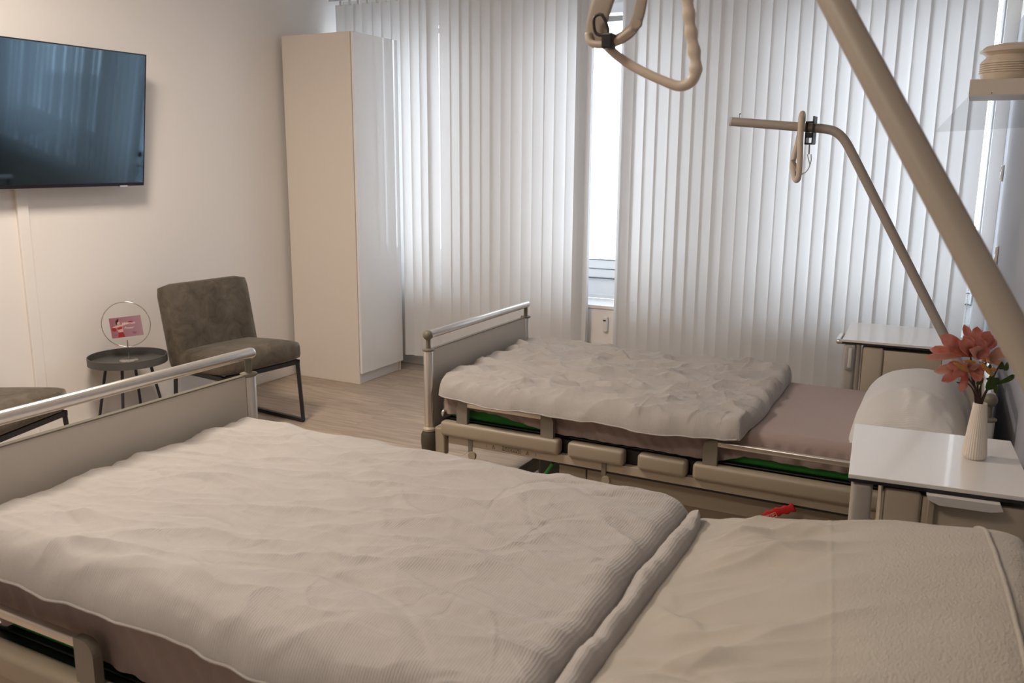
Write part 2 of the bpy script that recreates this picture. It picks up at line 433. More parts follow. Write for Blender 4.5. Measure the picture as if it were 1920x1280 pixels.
# ------------------------------------------------------------------ wardrobe
wr = thing('wardrobe', 'tall narrow white wardrobe with high gloss door by the window corner', 'wardrobe', (-3.95, 5.03, 0))
b = B(); box(b, -4.27, -3.693, 4.774, 4.792, 0, 2.355, .001, 1); obj('side_panel', b, M_wardside, wr, world=True)
b = B(); box(b, -4.27, -3.693, 5.258, 5.276, 0, 2.355, .001, 1); obj('side_panel', b, M_wardside, wr, world=True)
b = B(); box(b, -4.27, -3.693, 4.792, 5.258, 2.33, 2.348); box(b, -4.27, -3.71, 4.792, 5.258, .09, .108); box(b, -4.27, -4.262, 4.792, 5.258, .09, 2.33)
obj('carcass', b, M_wardside, wr, world=True)
obj('door', box(B(), -3.690, -3.671, 4.776, 5.274, .075, 2.353, .002, 1), M_gloss, wr, world=True)
obj('plinth', box(B(), -3.72, -3.703, 4.792, 5.258, 0, .075), M_white, wr, world=True)

# ------------------------------------------------------------------ television
def tv():
    w, h = 1.235, .712
    t = thing('television', 'large flat black television mounted on the left wall', 'television', (-4.2, 2.885, 1.392), 0)
    M_scr = mat('screen_glass', (.11, .16, .205), .045, 1.0, bump=(2.2, .07))
    M_bez = mat('tv_bezel', (.02, .02, .03), .3, .5)
    tl = math.radians(8)     # leans out at the top
    Rm = Matrix.Rotation(tl, 4, 'Y')
    def tr(b):
        bmesh.ops.transform(b, matrix=Rm, verts=b.verts); return b
    obj('screen', tr(box(B(), -.004, .002, -w/2+.006, w/2-.006, .018, h-.006)), M_scr, t)
    b = B(); box(b, -.03, .003, -w/2, w/2, 0, .017, .001); box(b, -.03, .003, -w/2, w/2, h-.006, h); box(b, -.03, .003, -w/2, -w/2+.006, .017, h-.006); box(b, -.03, .003, w/2-.006, w/2, .017, h-.006)
    obj('bezel', tr(b), M_bez, t)
    obj('back_cover', tr(box(B(), -.055, -.006, -w/2+.03, w/2-.03, .03, h-.03, .008)), M_bez, t)
    obj('mount', box(B(), -.105, -.02, -.15, .15, .2, .5, .004), M_black, t)
    obj('sensor', tr(box(B(), -.02, .004, w/2-.16, w/2-.11, -.006, .004, .001)), M_chrome, t)
tv()

# ------------------------------------------------------------------ chairs
def cushion(sx, sy, sz, bev, puff=.012):
    b = B(); box(b, -sx/2, sx/2, -sy/2, sy/2, -sz/2, sz/2)
    bmesh.ops.subdivide_edges(b, edges=b.edges[:], cuts=7, use_grid_fill=True)
    for v in b.verts:
        x, y_, z = v.co
        u, w_, q = 2*x/sx, 2*y_/sy, 2*z/sz
        # rounded box
        c = Vector((max(-sx/2+bev, min(sx/2-bev, x)), max(-sy/2+min(bev, sy/2)*.5, min(sy/2-min(bev, sy/2)*.5, y_)), max(-sz/2+bev, min(sz/2-bev, z))))
        d = v.co-c
        if d.length > 0:
            by = min(bev, sy/2)*.5
            dd = Vector((d.x/bev, d.y/by, d.z/bev)); L = dd.length
            if L > 1: dd /= L
            v.co = c+Vector((dd.x*bev, dd.y*by, dd.z*bev))
        v.co.z += puff*(1-u*u)*(1-w_*w_)*(1 if q > 0 else -.3 if q < 0 else 0)
    return b
def make_chair(label, loc, rz):
    t = thing('lounge_chair', label, 'chair', loc, rz, None)
    # seat: local +x is the front
    obj('seat', cushion(.50, .56, .13, .05, .010), M_velvet, t, smooth=True, loc=(-.01, 0, .425), rot=(0, math.radians(-4), 0))
    bk = obj('backrest', cushion(.115, .58, .50, .05, 0), M_velvet, t, smooth=True, loc=(-.235, 0, .60), rot=(0, math.radians(-11), 0))
    def leg(yl):
        b = B(); sq = .0115
        for p0, p1 in (((.205, yl, .37), (.235, yl, .0125)), ((.235, yl, .0125), (-.25, yl, .0125)), ((-.25, yl, .0125), (-.215, yl, .37))):
            tube(b, [p0, p1], sq*1.35, 4, up=(0, 1, 1))
        return b
    for s in (-.265, .265): obj('sled_leg', leg(s), M_black, t)
    b = B(); box(b, .19, .215, -.275, .275, .355, .38); box(b, -.225, -.2, -.275, .275, .355, .38)
    box(b, -.225, .215, -.275, -.25, .355, .38); box(b, -.225, .215, .25, .275, .355, .38)
    obj('seat_frame', b, M_black, t)
    return t
make_chair('grey-brown velvet lounge chair with black sled legs between side table and wardrobe', (-3.70, 3.65, 0), math.radians(-6.3))
make_chair('grey-brown velvet lounge chair cut off by the left picture edge, under the television', (-3.822, 2.224, 0), math.radians(16))

# ------------------------------------------------------------------ side table and card holder
st_ = thing('side_table', 'round dark grey tray side table with four thin splayed legs', 'table', (-4.09, 3.215, 0))
r = .207
obj('tray', lathe(B(), [(r-.02, .430), (r, .430), (r, .472), (r-.005, .472), (r-.005, .437), (.001, .437)], seg=64), M_tray, st_, smooth='auto')
for k in range(4):
    a = PI/4*0+k*PI/2+.62
    obj('leg', cyl(B(), (.115*math.cos(a), .115*math.sin(a), .432), (.20*math.cos(a), .20*math.sin(a), 0), .0085, .0075, 12), M_tleg, st_, smooth='auto')
sd = Vector((-4.10, 3.23, .437))
ch_ = thing('card_holder', 'chrome ring card holder on a round foot on the side table', 'card holder', sd)
yaw = math.radians(30)   # ring faces the camera
fx, fy = math.cos(yaw+PI/2+.12), math.sin(yaw+PI/2+.12)
ux = Vector((.73, .68, 0)).normalized()      # in-plane horizontal direction of ring
nx = Vector((.68, -.73, 0))                   # towards the viewer
ring = [ux*.1255*math.cos(2*PI*k/72)+Vector((0, 0, .205+.1255*math.sin(2*PI*k/72))) for k in range(72)]
obj('ring', tube(B(), ring, .0028, 8, closed=True), M_chrome, ch_, smooth=True)
obj('foot', lathe(B(), [(.05, 0), (.05, .002), (.048, .004), (.004, .005), (.0001, .006)], seg=40), M_chrome, ch_, smooth='auto')
obj('stem', cyl(B(), (0, 0, .004), (0, 0, .115), .003, .003, 10), M_chrome, ch_, smooth='auto')
b = B(); cyl(b, Vector((0, 0, .08))+nx*.006, Vector((0, 0, .118))+nx*.006, .0035); obj('clip', b, M_chrome, ch_, smooth='auto')
cd = thing('greeting_card', 'pink printed card with a boxing woman and white script in the ring holder', 'card', sd+Vector((0, 0, .19))-nx*.004)
cw, chh, ct = .164, .113, math.radians(5)
Mx = Matrix(((ux.x, 0, nx.x, 0), (ux.y, 0, nx.y, 0), (0, 1, 0, 0), (0, 0, 0, 1))) @ Matrix.Rotation(ct, 4, 'Z')
def flat(name, polys, m, z, th=.0003, sc=1):
    b = B()
    for poly in polys: prism(b, poly, th, Mx @ Matrix.Translation((0, 0, z)))
    return obj(name, b, m, cd)
M_card, nt, p = nodes('card_print'); p.inputs['Roughness'].default_value = .35
tcn = nt.nodes.new('ShaderNodeTexCoord'); rp = nt.nodes.new('ShaderNodeValToRGB'); sp = nt.nodes.new('ShaderNodeSeparateXYZ')
nt.links.new(tcn.outputs['Object'], sp.inputs[0]); mrn = nt.nodes.new('ShaderNodeMapRange'); mrn.inputs['From Min'].default_value = -.06; mrn.inputs['From Max'].default_value = .06
nt.links.new(sp.outputs['X'], mrn.inputs['Value']); nt.links.new(mrn.outputs[0], rp.inputs[0])
rp.color_ramp.elements[0].color = (.34, .13, .17, 1); rp.color_ramp.elements[1].color = (.36, .23, .28, 1)
nt.links.new(rp.outputs[0], p.inputs['Base Color'])
flat('paper', [[(-cw/2, -chh/2), (cw/2, -chh/2), (cw/2, chh/2), (-cw/2, chh/2)]], M_card, 0, .001)
M_skin = mat('print_skin', (.62, .45, .38), .5); M_cred = mat('print_red', (.35, .02, .03), .5); M_hair = mat('print_hair', (.03, .015, .015), .5)
M_wink = mat('print_white', (.85, .78, .76), .5); M_wpur = mat('print_purple', (.20, .02, .16), .5)
def ell(cx, cy, rx, ry, n=18, a=0): return [(cx+rx*math.cos(t)*math.cos(a)-ry*math.sin(t)*math.sin(a), cy+rx*math.cos(t)*math.sin(a)+ry*math.sin(t)*math.cos(a)) for t in [2*PI*k/n for k in range(n)]]
flat('figure_skin', [ell(-.038, .028, .008, .011), [(-.052, .012), (-.03, .018), (-.018, -.004), (-.02, -.03), (-.042, -.03), (-.05, -.005)], [(-.07, .006), (-.048, .014), (-.046, .006), (-.068, -.004)],
     [(-.030, .014), (.016, .026), (.018, .019), (-.026, .004)]], M_skin, .001)
flat('figure_hair', [ell(-.042, .037, .008, .007), ell(-.047, .028, .004, .011), ell(-.037, .046, .004, .004)], M_hair, .0014)
flat('figure_clothes', [[(-.05, .0), (-.024, .006), (-.02, -.008), (-.045, -.012)], [(-.044, -.026), (-.02, -.026), (-.014, -.056), (-.05, -.056)], ell(-.064, -.008, .013, .010, a=-.3), ell(.026, .024, .013, .0075, a=-.1)], M_cred, .0015)['kind'] = 'stuff'
def text(name, s, size, m, x, y, z, parent, mx, th=.0002, shear=0):
    c = bpy.data.curves.new(name, 'FONT'); c.body = s; c.size = size; c.extrude = th; c.shear = shear; c.resolution_u = 2
    tmp = bpy.data.objects.new(name, c); C.objects.link(tmp)
    dg = bpy.context.evaluated_depsgraph_get(); me = bpy.data.meshes.new_from_object(tmp.evaluated_get(dg)); bpy.data.objects.remove(tmp)
    me.transform(mx @ Matrix.Translation((x, y, z))); me.materials.clear(); me.materials.append(m)
    o = bpy.data.objects.new(name, me); C.objects.link(o); o.parent = parent
    return o
text('script_text', 'Women', .021, M_wink, -.022, .013, .0022, cd, Mx, shear=.3)
text('script_text', 'Power', .019, M_wink, -.012, -.012, .0022, cd, Mx, shear=.3)
text('letter_mark', 'W', .020, M_wpur, .027, -.044, .0022, cd, Mx)

# ------------------------------------------------------------------ soft goods
def vnoise(X, Y, seed, scale):
    """gradient noise, about -.5 to .5"""
    rs = np.random.RandomState(seed); th = rs.rand(64, 64)*2*PI; gx, gy = np.cos(th), np.sin(th)
    ca, sa = math.cos(seed*1.7), math.sin(seed*1.7)
    x = (X*ca-Y*sa)*scale+100.3; y_ = (X*sa+Y*ca)*scale+157.7; xi = np.floor(x).astype(int); yi = np.floor(y_).astype(int); fx_ = x-xi; fy_ = y_-yi
    u = fx_**3*(fx_*(fx_*6-15)+10); v = fy_**3*(fy_*(fy_*6-15)+10)
    def d(i, j): return gx[(xi+i) % 64, (yi+j) % 64]*(fx_-i)+gy[(xi+i) % 64, (yi+j) % 64]*(fy_-j)
    return ((d(0, 0)*(1-u)+d(1, 0)*u)*(1-v)+(d(0, 1)*(1-u)+d(1, 1)*u)*v)*.75
def creases(X, Y, seed, n, amp, box_, ang=(0, PI), wid=(.010, .03), ln=(.10, .35), bend=.5):
    rs = np.random.RandomState(seed); Z = np.zeros_like(X); x0, x1, y0, y1 = box_
    for _ in range(n):
        cx, cy = rs.uniform(x0, x1), rs.uniform(y0, y1); a = rs.uniform(*ang); L = rs.uniform(*ln); w = rs.uniform(*wid); k = rs.uniform(-1, 1)*bend/L
        u = (X-cx)*math.cos(a)+(Y-cy)*math.sin(a); v = -(X-cx)*math.sin(a)+(Y-cy)*math.cos(a)
        v = v-k*u*u+.15*w*np.sin(u/L*9)
        s = rs.choice([1, 1, -1])*amp*rs.uniform(.4, 1)
        side = np.where(v > 0, 1.0, 2.2)            # one flank steeper
        Z += s*np.exp(-(v/(w*side))**2)*np.exp(-(u/L)**4)
    return Z
def pad(name, x0, x1, y0, y1, base, thick, m, wr, nx_=160, ny_=120, we=.06, parent=None, edge=None, corner=6, wx=None):
    u = np.linspace(-1, 1, nx_); v = np.linspace(-1, 1, ny_)
    u = np.sign(u)*(1-(1-np.abs(u))**1.25); v = np.sign(v)*(1-(1-np.abs(v))**1.25)
    U, V = np.meshgrid(u, v, indexing='ij')
    # squircle-ish corners
    k = 1-.5*(np.abs(U)**corner)*(np.abs(V)**corner)*.09
    X = (x0+x1)/2+U*k*(x1-x0)/2; Y = (y0+y1)/2+V*k*(y1-y0)/2
    if edge is not None: X, Y = edge(X, Y, U, V)
    dx = (1-np.abs(U))*(x1-x0)/2; dy = (1-np.abs(V))*(y1-y0)/2
    ex = np.clip(dx/np.where(U > 0, wx or we, we), 0, 1); ey = np.clip(dy/we, 0, 1)
    prof = np.sqrt(np.clip(1-(1-ex)**2, 0, 1))*np.sqrt(np.clip(1-(1-ey)**2, 0, 1))
    Zb = base(X, Y); Zt = Zb+thick(X, Y, U, V)*prof+wr(X, Y)*np.minimum(1, prof*1.2)
    Zt = np.maximum(Zt, Zb+.0008)
    n = nx_*ny_
    co = np.empty((2*n, 3)); co[:n, 0] = X.ravel(); co[:n, 1] = Y.ravel(); co[:n, 2] = Zt.ravel()
    co[n:, 0] = X.ravel(); co[n:, 1] = Y.ravel(); co[n:, 2] = Zb.ravel()
    I = np.arange(n).reshape(nx_, ny_)
    q = np.stack([I[:-1, :-1], I[1:, :-1], I[1:, 1:], I[:-1, 1:]], -1).reshape(-1, 4)
    qb = q[:, ::-1]+n
    rim = np.concatenate([I[:, 0], I[-1, 1:], I[-2::-1, -1], I[0, -2:0:-1]]); rn = np.roll(rim, -1)
    qs = np.stack([rim, rim+n, rn+n, rn], -1)
    faces = np.concatenate([q, qb, qs]).tolist()
    me = bpy.data.meshes.new(name); me.from_pydata(co.tolist(), [], faces); me.materials.append(m)
    me.polygons.foreach_set('use_smooth', [True]*len(me.polygons)); me.update()
    o = bpy.data.objects.new(name, me); C.objects.link(o)
    if parent: 
        o.parent = parent; o.matrix_parent_inverse = Matrix.Translation(parent.location).inverted()
    return o, (X, Y, Zt)

# ------------------------------------------------------------------ hospital beds
def make_bed(label, X0, Y0, dz, far):
    t = thing('hospital_bed', label, 'bed', (X0+1.09, Y0+.48, 0))
    W, L = .955, 2.186
    dl = dz if far else dz-.085; xo = 0 if far else -.13
    def ob(n, b, m, sm=False, par=None):
        bmesh.ops.translate(b, vec=Vector((X0, Y0, 0)), verts=b.verts)
        if par is not None:
            o = obj(n, b, m, None, sm); o.parent = par
            T = Matrix.Translation(t.location); o.matrix_parent_inverse = (T @ par.matrix_parent_inverse).inverted()
            return o
        return obj(n, b, m, t, sm, world=True)
    for x in (0, L):
        head = x > 0
        for y_ in (0, W):
            ob('post', lathe(B(), [(.0215, .355+dz), (.0215, .722+dz), (.019, .726+dz)], (x, y_, 0), 28), M_alu, 'auto')
            ob('post_collar', lathe(B(), [(.022, .718+dz), (.027, .722+dz), (.027, .727+dz), (.012, .731+dz)], (x, y_, 0), 28), M_khaki, 'auto')
            ob('post_neck', cyl(B(), (x, y_, .727+dz), (x, y_, .785+dz), .0105), M_khaki, 'auto')
            if not head or True:
                ob('bumper', lathe(B(), [(.024, .248+dz), (.034, .254+dz), (.0385, .30+dz), (.037, .335+dz), (.030, .350+dz), (.026, .352+dz)], (x, y_, 0), 32), M_dark, 'auto')
                ob('bumper_ring', lathe(B(), [(.027, .352+dz), (.030, .354+dz), (.030, .364+dz), (.022, .372+dz)], (x, y_, 0), 28), M_beige, 'auto')
        # top tube: dark knob on the near end, plain rounded cap on the far end
        ob('top_rail', lathe(B(), [(.0165, .012), (.0175, .014), (.0175, W+.012), (.015, W+.022), (.008, W+.028), (.001, W+.029)], (x, 0, .79+dz), 28, 'Y'), M_alu2, 'auto')
        b = B(); bmesh.ops.create_uvsphere(b, u_segments=24, v_segments=16, radius=.0225, matrix=Matrix.Translation((x, -.002, .79+dz)))
        ob('knob', b, M_khaki, True)
        pn = ob('footboard' if not head else 'headboard', box(B(), x-.008, x+.008, .022, W-.022, .36+dz, .722+dz), M_panel)
        ob('edge_trim', box(B(), x-.0095, x+.0095, .022, W-.022, .722+dz, .7255+dz), M_khaki)
    # chassis
    for y_ in (.0, W-.03):
        ob('side_rail', box(B(), .10, L-.06, y_, y_+.03, .308+dl, .345+dl, .002), M_beige)
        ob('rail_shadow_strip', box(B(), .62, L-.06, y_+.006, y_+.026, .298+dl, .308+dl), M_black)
    for y_ in (.034, W-.054): ob('cover_gap_shade', box(B(), .10, L-.06, y_, y_+.02, .335+dl, .386+dl), M_black)  # added black strips standing in for the shade in the side cover gaps
    b = B(); box(b, .03, .10, .05, W-.05, .30+dl, .345+dl); box(b, L-.12, L-.06, .05, W-.05, .30+dl, .345+dl)
    ob('cross_beam', b, M_black)
    ob('corner_bracket', box(B(), .035, .085, -.01, .03, .25+dl, .375+dl, .006), M_cover)
    ob('mattress_platform', box(B(), .05, L-.06, .03, W-.03, .386+dl, .403+dl), M_black)
    ob('mattress_stop', tube(B(), smoothpath([(.055, .03, .425+dl), (.06, .03, .445+dl), (.06, .12, .455+dl), (.06, .30, .455+dl)], 4), .009, 10), M_alu2, True)
    # folded side rails: padded covers, uprights and aluminium bar
    def cover(x0, x1, ys):
        b = B(); box(b, x0, x1, -.022, .030, .345+dl, .412+dl, .016, 4)
        if ys: bmesh.ops.transform(b, matrix=Matrix.Translation((0, W, 0)) @ Matrix.Diagonal((1, -1, 1, 1)), verts=b.verts); bmesh.ops.reverse_faces(b, faces=b.faces)
        return b
    for ys in (0, 1):
        for x0, x1 in ((.068, .648), (.686, .933), (.990, 1.190), (1.214, 2.04)):
            ob('side_cover', cover(x0, x1, ys), M_cover, 'auto')
        yy = 0 if not ys else W
        for x0, x1, mir in ((.150+xo, .203+xo, 1), (.560+xo, .618+xo, 0), (1.250, 1.305, 1), (1.98, 2.03, 0)):
            b = B()
            zA, zB, q_ = .405+dl, .512+dl, .034
            arc = [(q_*(1-math.cos(k*PI/12)), q_*math.sin(k*PI/12)) for k in range(7)]
            prof = [(x1, zA), (x1, zB)]+[(x0+ax, zB-q_+az) for ax, az in arc[::-1]]+[(x0, zA)] if mir else [(x0, zA), (x0, zB)]+[(x1-ax, zB-q_+az) for ax, az in arc[::-1]]+[(x1, zA)]
            prism(b, prof, .022, Matrix(((1, 0, 0, 0), (0, 0, -1, yy+.011), (0, 1, 0, 0), (0, 0, 0, 1))))
            bmesh.ops.recalc_face_normals(b, faces=b.faces); ob('rail_upright', b, M_upr)
        for x0, x1 in ((.19+xo, .57+xo), (1.295, 1.99)):
            b = B(); box(b, x0, x1, yy-.010, yy+.012, .486+dl, .509+dl, .006, 3); ob('safety_bar', b, M_alu, 'auto')
    # hook and small fittings on the near side
    for xh in (.215, .845):
        b = B(); box(b, xh-.010, xh+.010, -.006, .001, .285+dl, .345+dl, .001); ob('hook_plate', b, M_khaki)
        b = B(); lathe(b, [(.001, -.010), (.018, -.010), (.020, .0), (.016, .008), (.001, .010)], (xh+.012, -.004, .272+dl), 20, 'Y'); ob('hook', b, M_cover, 'auto')
    # printed warning line on the rail
    b = B(); yl = -.0006
    def tri(cx):
        for (ax, az), (bx_, bz) in (((-.0075, -.006), (.0075, -.006)), ((.0075, -.006), (0, .0085)), ((0, .0085), (-.0075, -.006))):
            cyl(b, (cx+ax, yl, .326+dl+az), (cx+bx_, yl, .326+dl+bz), .0008, seg=4)
        cyl(b, (cx, yl, .324+dl), (cx, yl, .330+dl), .0008, seg=4)
    tri(.33); tri(.495)
    for zz in (.319, .3245, .330, .3355):
        xx = .372
        while xx < .462:
            l_ = random.uniform(.006, .014); box(b, xx, min(xx+l_, .465), -.0006, .0002, zz-.0012+dl, zz+.0012+dl); xx += l_+.003
    for cx in (.295, .535):
        cyl(b, (cx-.002, yl, .333+dl), (cx+.001, yl, .326+dl), .0007, seg=4); cyl(b, (cx+.001, yl, .326+dl), (cx-.001, yl, .319+dl), .0007, seg=4)
    wp = ob('warning_print', b, M_print); wp['kind'] = 'stuff'
    # lower drive cover and lifting gear
    ob('drive_cover', box(B(), .62, .745, .05, .075, .17, .295+dl, .006), M_cover); ob('drive_cover', box(B(), .75, L-.1, .05, .075, .205+dl*.5, .295+dl, .004), M_cover)
    b = B()
    for yy in (.16, W-.16):
        tube(b, [(.55, yy, .29+dl), (1.1, yy, .14)], .02, 8); tube(b, [(1.65, yy, .29+dl), (1.1, yy, .14)], .02, 8)
    ob('lift_arm', b, M_black)
    ob('lift_motor', box(B(), .50, .66, .09, .2, .19, .292+dz, .015), M_black)
    cb = tube(B(), smoothpath([(.60, .03, .29), (.585, .03, .265), (.565, .03, .235), (.55, .03, .22)], 3), .007, 8); ob('earth_cable', cb, M_green, True)
    b = B(); box(b, .35, 1.85, .14, .18, .13, .17); box(b, .35, 1.85, W-.18, W-.14, .13, .17); box(b, .35, .39, .18, W-.18, .13, .17); box(b, 1.81, 1.85, .18, W-.18, .13, .17)
    ob('base_frame', b, M_beige)
    for x in (.37, 1.83):
        for yy in (.16, W-.16):
            b = B(); lathe(b, [(.02, -.016), (.05, -.014), (.05, .014), (.02, .016)], (x, yy, .05), 24, 'Y'); cyl(b, (x, yy, .05), (x, yy, .13), .012)
            ob('caster', b, M_black, 'auto')
    return t
FX, FY = -2.078, 3.18
NX_, NY_, DZ = -1.985, 1.045, .155
make_bed('far care bed with aluminium rail and beige side covers, nearer the window', FX, FY, 0, True)
make_bed('near care bed filling the foreground, raised higher than the other', NX_, NY_, DZ, False)

def mattress_set(X0, Y0, dz, near):
    W = .955; dl = dz-.085 if near else dz
    which = 'near' if near else 'far'
    mt = thing('mattress', f'green sided mattress on the {which} care bed under its mauve sheet', 'mattress', (X0+1.09, Y0+.47, .422+dz))
    obj('core', box(B(), X0+.07, X0+2.10, Y0+.055, Y0+.90, .410+dl, .535+dz, .02, 3), M_green, mt, 'auto', world=True)
    obj('piping', box(B(), X0+.068, X0+2.102, Y0+.049, Y0+.906, .404+dl, .411+dl, .003), M_black, mt, world=True)
    # fitted sheet: closed cap with wavy lower hem
    nx_, ny_ = 220, 70
    per = []
    x0, x1, y0, y1 = X0+.055, X0+2.115, Y0+.038, Y0+.917; zt = .553+dz
    def hem(x, side):
        l = x-X0
        pts = [(.05, .432), (.13, .432), (.19, .463), (.32, .462), (.48, .436), (.62, .420), (1.30, .415), (1.40, .452), (1.62, .448), (1.85, .45), (2.1, .43)] if side == 0 else [(0, .43), (2.2, .43)]
        return np.interp(l, [p[0] for p in pts], [p[1] for p in pts])+dl
    verts = []; faces = []
    xs_ = np.linspace(0, 1, nx_); 
    # cross-section from near hem over the top to far hem
    sec = []
    rr = .035
    prof = [(0, 0.0), (0, .33), (0, .66), (0, 1.0)]
    K = 8
    rows = []
    for i, s in enumerate(xs_):
        x = x0+(x1-x0)*s
        endd = min(s, 1-s)*(x1-x0); er = min(1, endd/rr); dropz = rr*(1-math.sqrt(max(0, 1-(1-er)**2)))
        z = zt-dropz
        row = []
        h0, h1 = hem(x, 0), hem(x, 1)
        for k in range(K):
            f = k/K; zz = h0+(z-rr-h0)*f
            fold = .0035*math.sin(x*55+zz*30*math.sin(x*3))*(1-f)*.9+.003*math.sin((x*1.6+zz)*70)
            row.append((x, y0-fold-.002*math.sin(f*PI), zz))
        for k in range(5):
            a = k/4*PI/2; row.append((x, y0+rr*(1-math.cos(a)), z-rr+rr*math.sin(a)))
        for k in range(1, ny_):
            f = k/ny_; row.append((x, y0+rr+(y1-y0-2*rr)*f, z+.0018*math.sin(x*23+f*9)*math.sin(f*PI)))
        for k in range(5):
            a = (1-k/4)*PI/2; row.append((x, y1-rr*(1-math.cos(a)), z-rr+rr*math.sin(a)))
        for k in range(1, 5):
            f = k/4; row.append((x, y1, (z-rr)*(1-f)+h1*f))
        rows.append(row)
    m_ = len(rows[0])
    for r_ in rows: verts += r_
    for i in range(nx_-1):
        for k in range(m_-1):
            a = i*m_+k; faces.append((a, a+m_, a+m_+1, a+1))
    # end drops
    for i, xe in ((0, x0), (nx_-1, x1)):
        base_i = len(verts)
        for (x, y_, z) in rows[i]: verts.append((x, y_, min(z, .425+dl)))
        for k in range(m_-1):
            a = i*m_+k; b_ = base_i+k
            faces.append((a, a+1, b_+1, b_) if i == 0 else (a, b_, b_+1, a+1))
    me = bpy.data.meshes.new('fitted_sheet'); me.from_pydata([Vector(v) for v in verts], [], faces); me.materials.append(M_sheet)
    me.polygons.foreach_set('use_smooth', [True]*len(me.polygons)); me.update()
    o = bpy.data.objects.new('fitted_sheet', me); C.objects.link(o)
    tagp(o, f'mauve-brown fitted sheet stretched over the mattress of the {which} bed', 'sheet')
mattress_set(FX, FY, 0, False); mattress_set(NX_, NY_, DZ, True)

def duvet(label, x0, x1, y0, y1, zs, ys, ye, T, seed, endfold, nx_, ny_, drop=1.1, we=.055, amp=1.0):
    def base(X, Y):
        Z = np.full_like(X, zs)
        o1 = np.clip(ys-Y, 0, None); Z = Z-drop*o1-2.0*o1**2
        o2 = np.clip(Y-ye, 0, None); Z = Z-.9*o2
        return Z
    def thick(X, Y, U, V):
        t = T*(1+.25*vnoise(X, Y, seed, 3.3))
        if endfold:    # doubled end: main layer, a deep groove and a lower roll
            d = x1-X
            xe = .052+.020*vnoise(X*0, Y, seed+4, 4)+.014*(Y-1.4)
            main = np.sqrt(np.clip(1-(1-np.clip((d-xe)/.045, 0, 1))**2, 0, 1))
            roll = .78*np.sqrt(np.clip(1-((d-xe*.5)/(xe*.52))**2, 0, 1))
            roll = roll*(1+.5*vnoise(X, Y, seed+30, 9)+.25*vnoise(X, Y*1.6, seed+31, 20))
            t = t*np.where(d > xe, .2+.8*main, np.maximum(roll, .2))
        return t
    bx = (x0, x1, y0, y1)
    def wr(X, Y):
        Z = .008*vnoise(X, Y, seed+1, 2.6)+.006*vnoise(X+.3*vnoise(X, Y, 9, 3), Y, seed+2, 6)
        for q, (sc_, am) in enumerate(((4.2, .012), (7.0, .006), (12, .0020))):
            wx = X+.10*vnoise(X, Y, 3+q, 4); wy = Y+.08*vnoise(X, Y, 13+q, 5)
            rid = 1-np.abs(2.4*vnoise(wx*.55+wy*.22, wy*1.3-wx*.28, seed+6+q, sc_)); Z += am*(np.clip(rid, 0, 1)**3-.35)
        Z += creases(X, Y, seed+3, 75, .0058, bx, (-.35, .45), (.007, .015), (.14, .45), .45)
        Z += creases(X, Y, seed+5, 80, .0028, bx, (-.6, 1.0), (.004, .009), (.06, .20), .8)
        Z += .0016*vnoise(X, Y, seed+8, 24)+.0009*vnoise(X, Y, seed+9, 50)
        if endfold:
            Z += creases(X, Y, seed+11, 30, .004, (x1-.24, x1-.06, y0, y1), (-.1, .6), (.005, .009), (.03, .09), .5)
            d = x1-X; Z *= np.clip((d-.02)/.09, .15, 1)
        return Z*amp
    def edge(X, Y, U, V):
        n1 = .022*vnoise(X, Y*0, seed+20, 4)+.008*vnoise(X, Y*0, seed+21, 15)
        n2 = .020*vnoise(X*0, Y, seed+22, 5)
        Y = Y+n1*np.clip(np.abs(V)*3-2, 0, 1); X = X+n2*np.clip(U*3-2, 0, 1)
        return X, Y
    o, g = pad('duvet', x0, x1, y0, y1, base, thick, M_duvet, wr, nx_, ny_, we=we, edge=edge, wx=.010 if endfold else None)
    tagp(o, label, 'duvet')
    X, Y, Zt = g; n = nx_*ny_; vv = o.data.vertices
    pts = [vv[i*ny_].co.copy()+Vector((0, -.001, .003)) for i in range(6, nx_-6, 4)]
    obj('piping', tube(B(), pts, .0030, 8), M_duvet, o, smooth=True)
    return o, g
duvet('rumpled pale duvet covering the foot of the far bed', -2.045, -.66, 3.135, 4.17, .557, 3.225, 4.10, .058, 11, False, 460, 340, drop=.30, we=.042, amp=1.65)
duvet('large rumpled pale duvet on the near bed, its head end folded double', -1.962, -.472, 1.005, 1.955, .712, 1.10, 1.97, .055, 31, True, 600, 400, drop=.25, amp=.82)

# near pillow
def nb(X, Y): return np.full_like(X, .712)
def nth(X, Y, U, V):
    t = .178*np.clip(1-np.where(U > 0, np.abs(U)**16, np.abs(U)**3), 0, 1)**.7*np.clip(1-np.abs(V)**3.2, 0, 1)**.6
    q_ = np.clip((U+.97)/1.85, 0, 1); t = t*(.10+.90*np.sin(q_*PI/2)**1.35)+.005
    return t
def nwr(X, Y):
    bx = (-.55, -.17, 1.0, 1.9)
    Z = creases(X, Y, 71, 34, .017, bx, (-.75, .05), (.008, .020), (.10, .26), .3)*np.clip((-.08-X)/.15, 0, 1)
    Z += .010*vnoise(X, Y, 5, 4)+.004*vnoise(X, Y, 6, 11)
    for sc_, am in ((4.0, .022), (8.0, .009)):
        rid = 1-np.abs(2.4*vnoise(X*.35+Y*.10, Y*1.35-X*.35, 41+int(sc_), sc_)); Z += am*(np.clip(rid, 0, 1)**3-.35)*np.clip((-.02-X)/.3, .12, 1)
    Z *= np.clip((X+.47)/.10, 0, 1)
    xs_ = -.197+.14*(1.797-Y)
    Z += .0016*np.exp(-((X-xs_)/.003)**2)
    return Z
po, pg = pad('pillow', -.52, .187, 1.03, 1.975, nb, nth, M_pillow, nwr, 260, 260, we=.05)
tagp(po, 'big cream seersucker pillow at the head of the near bed, lower right', 'pillow')
X_, Y_, Z_ = pg
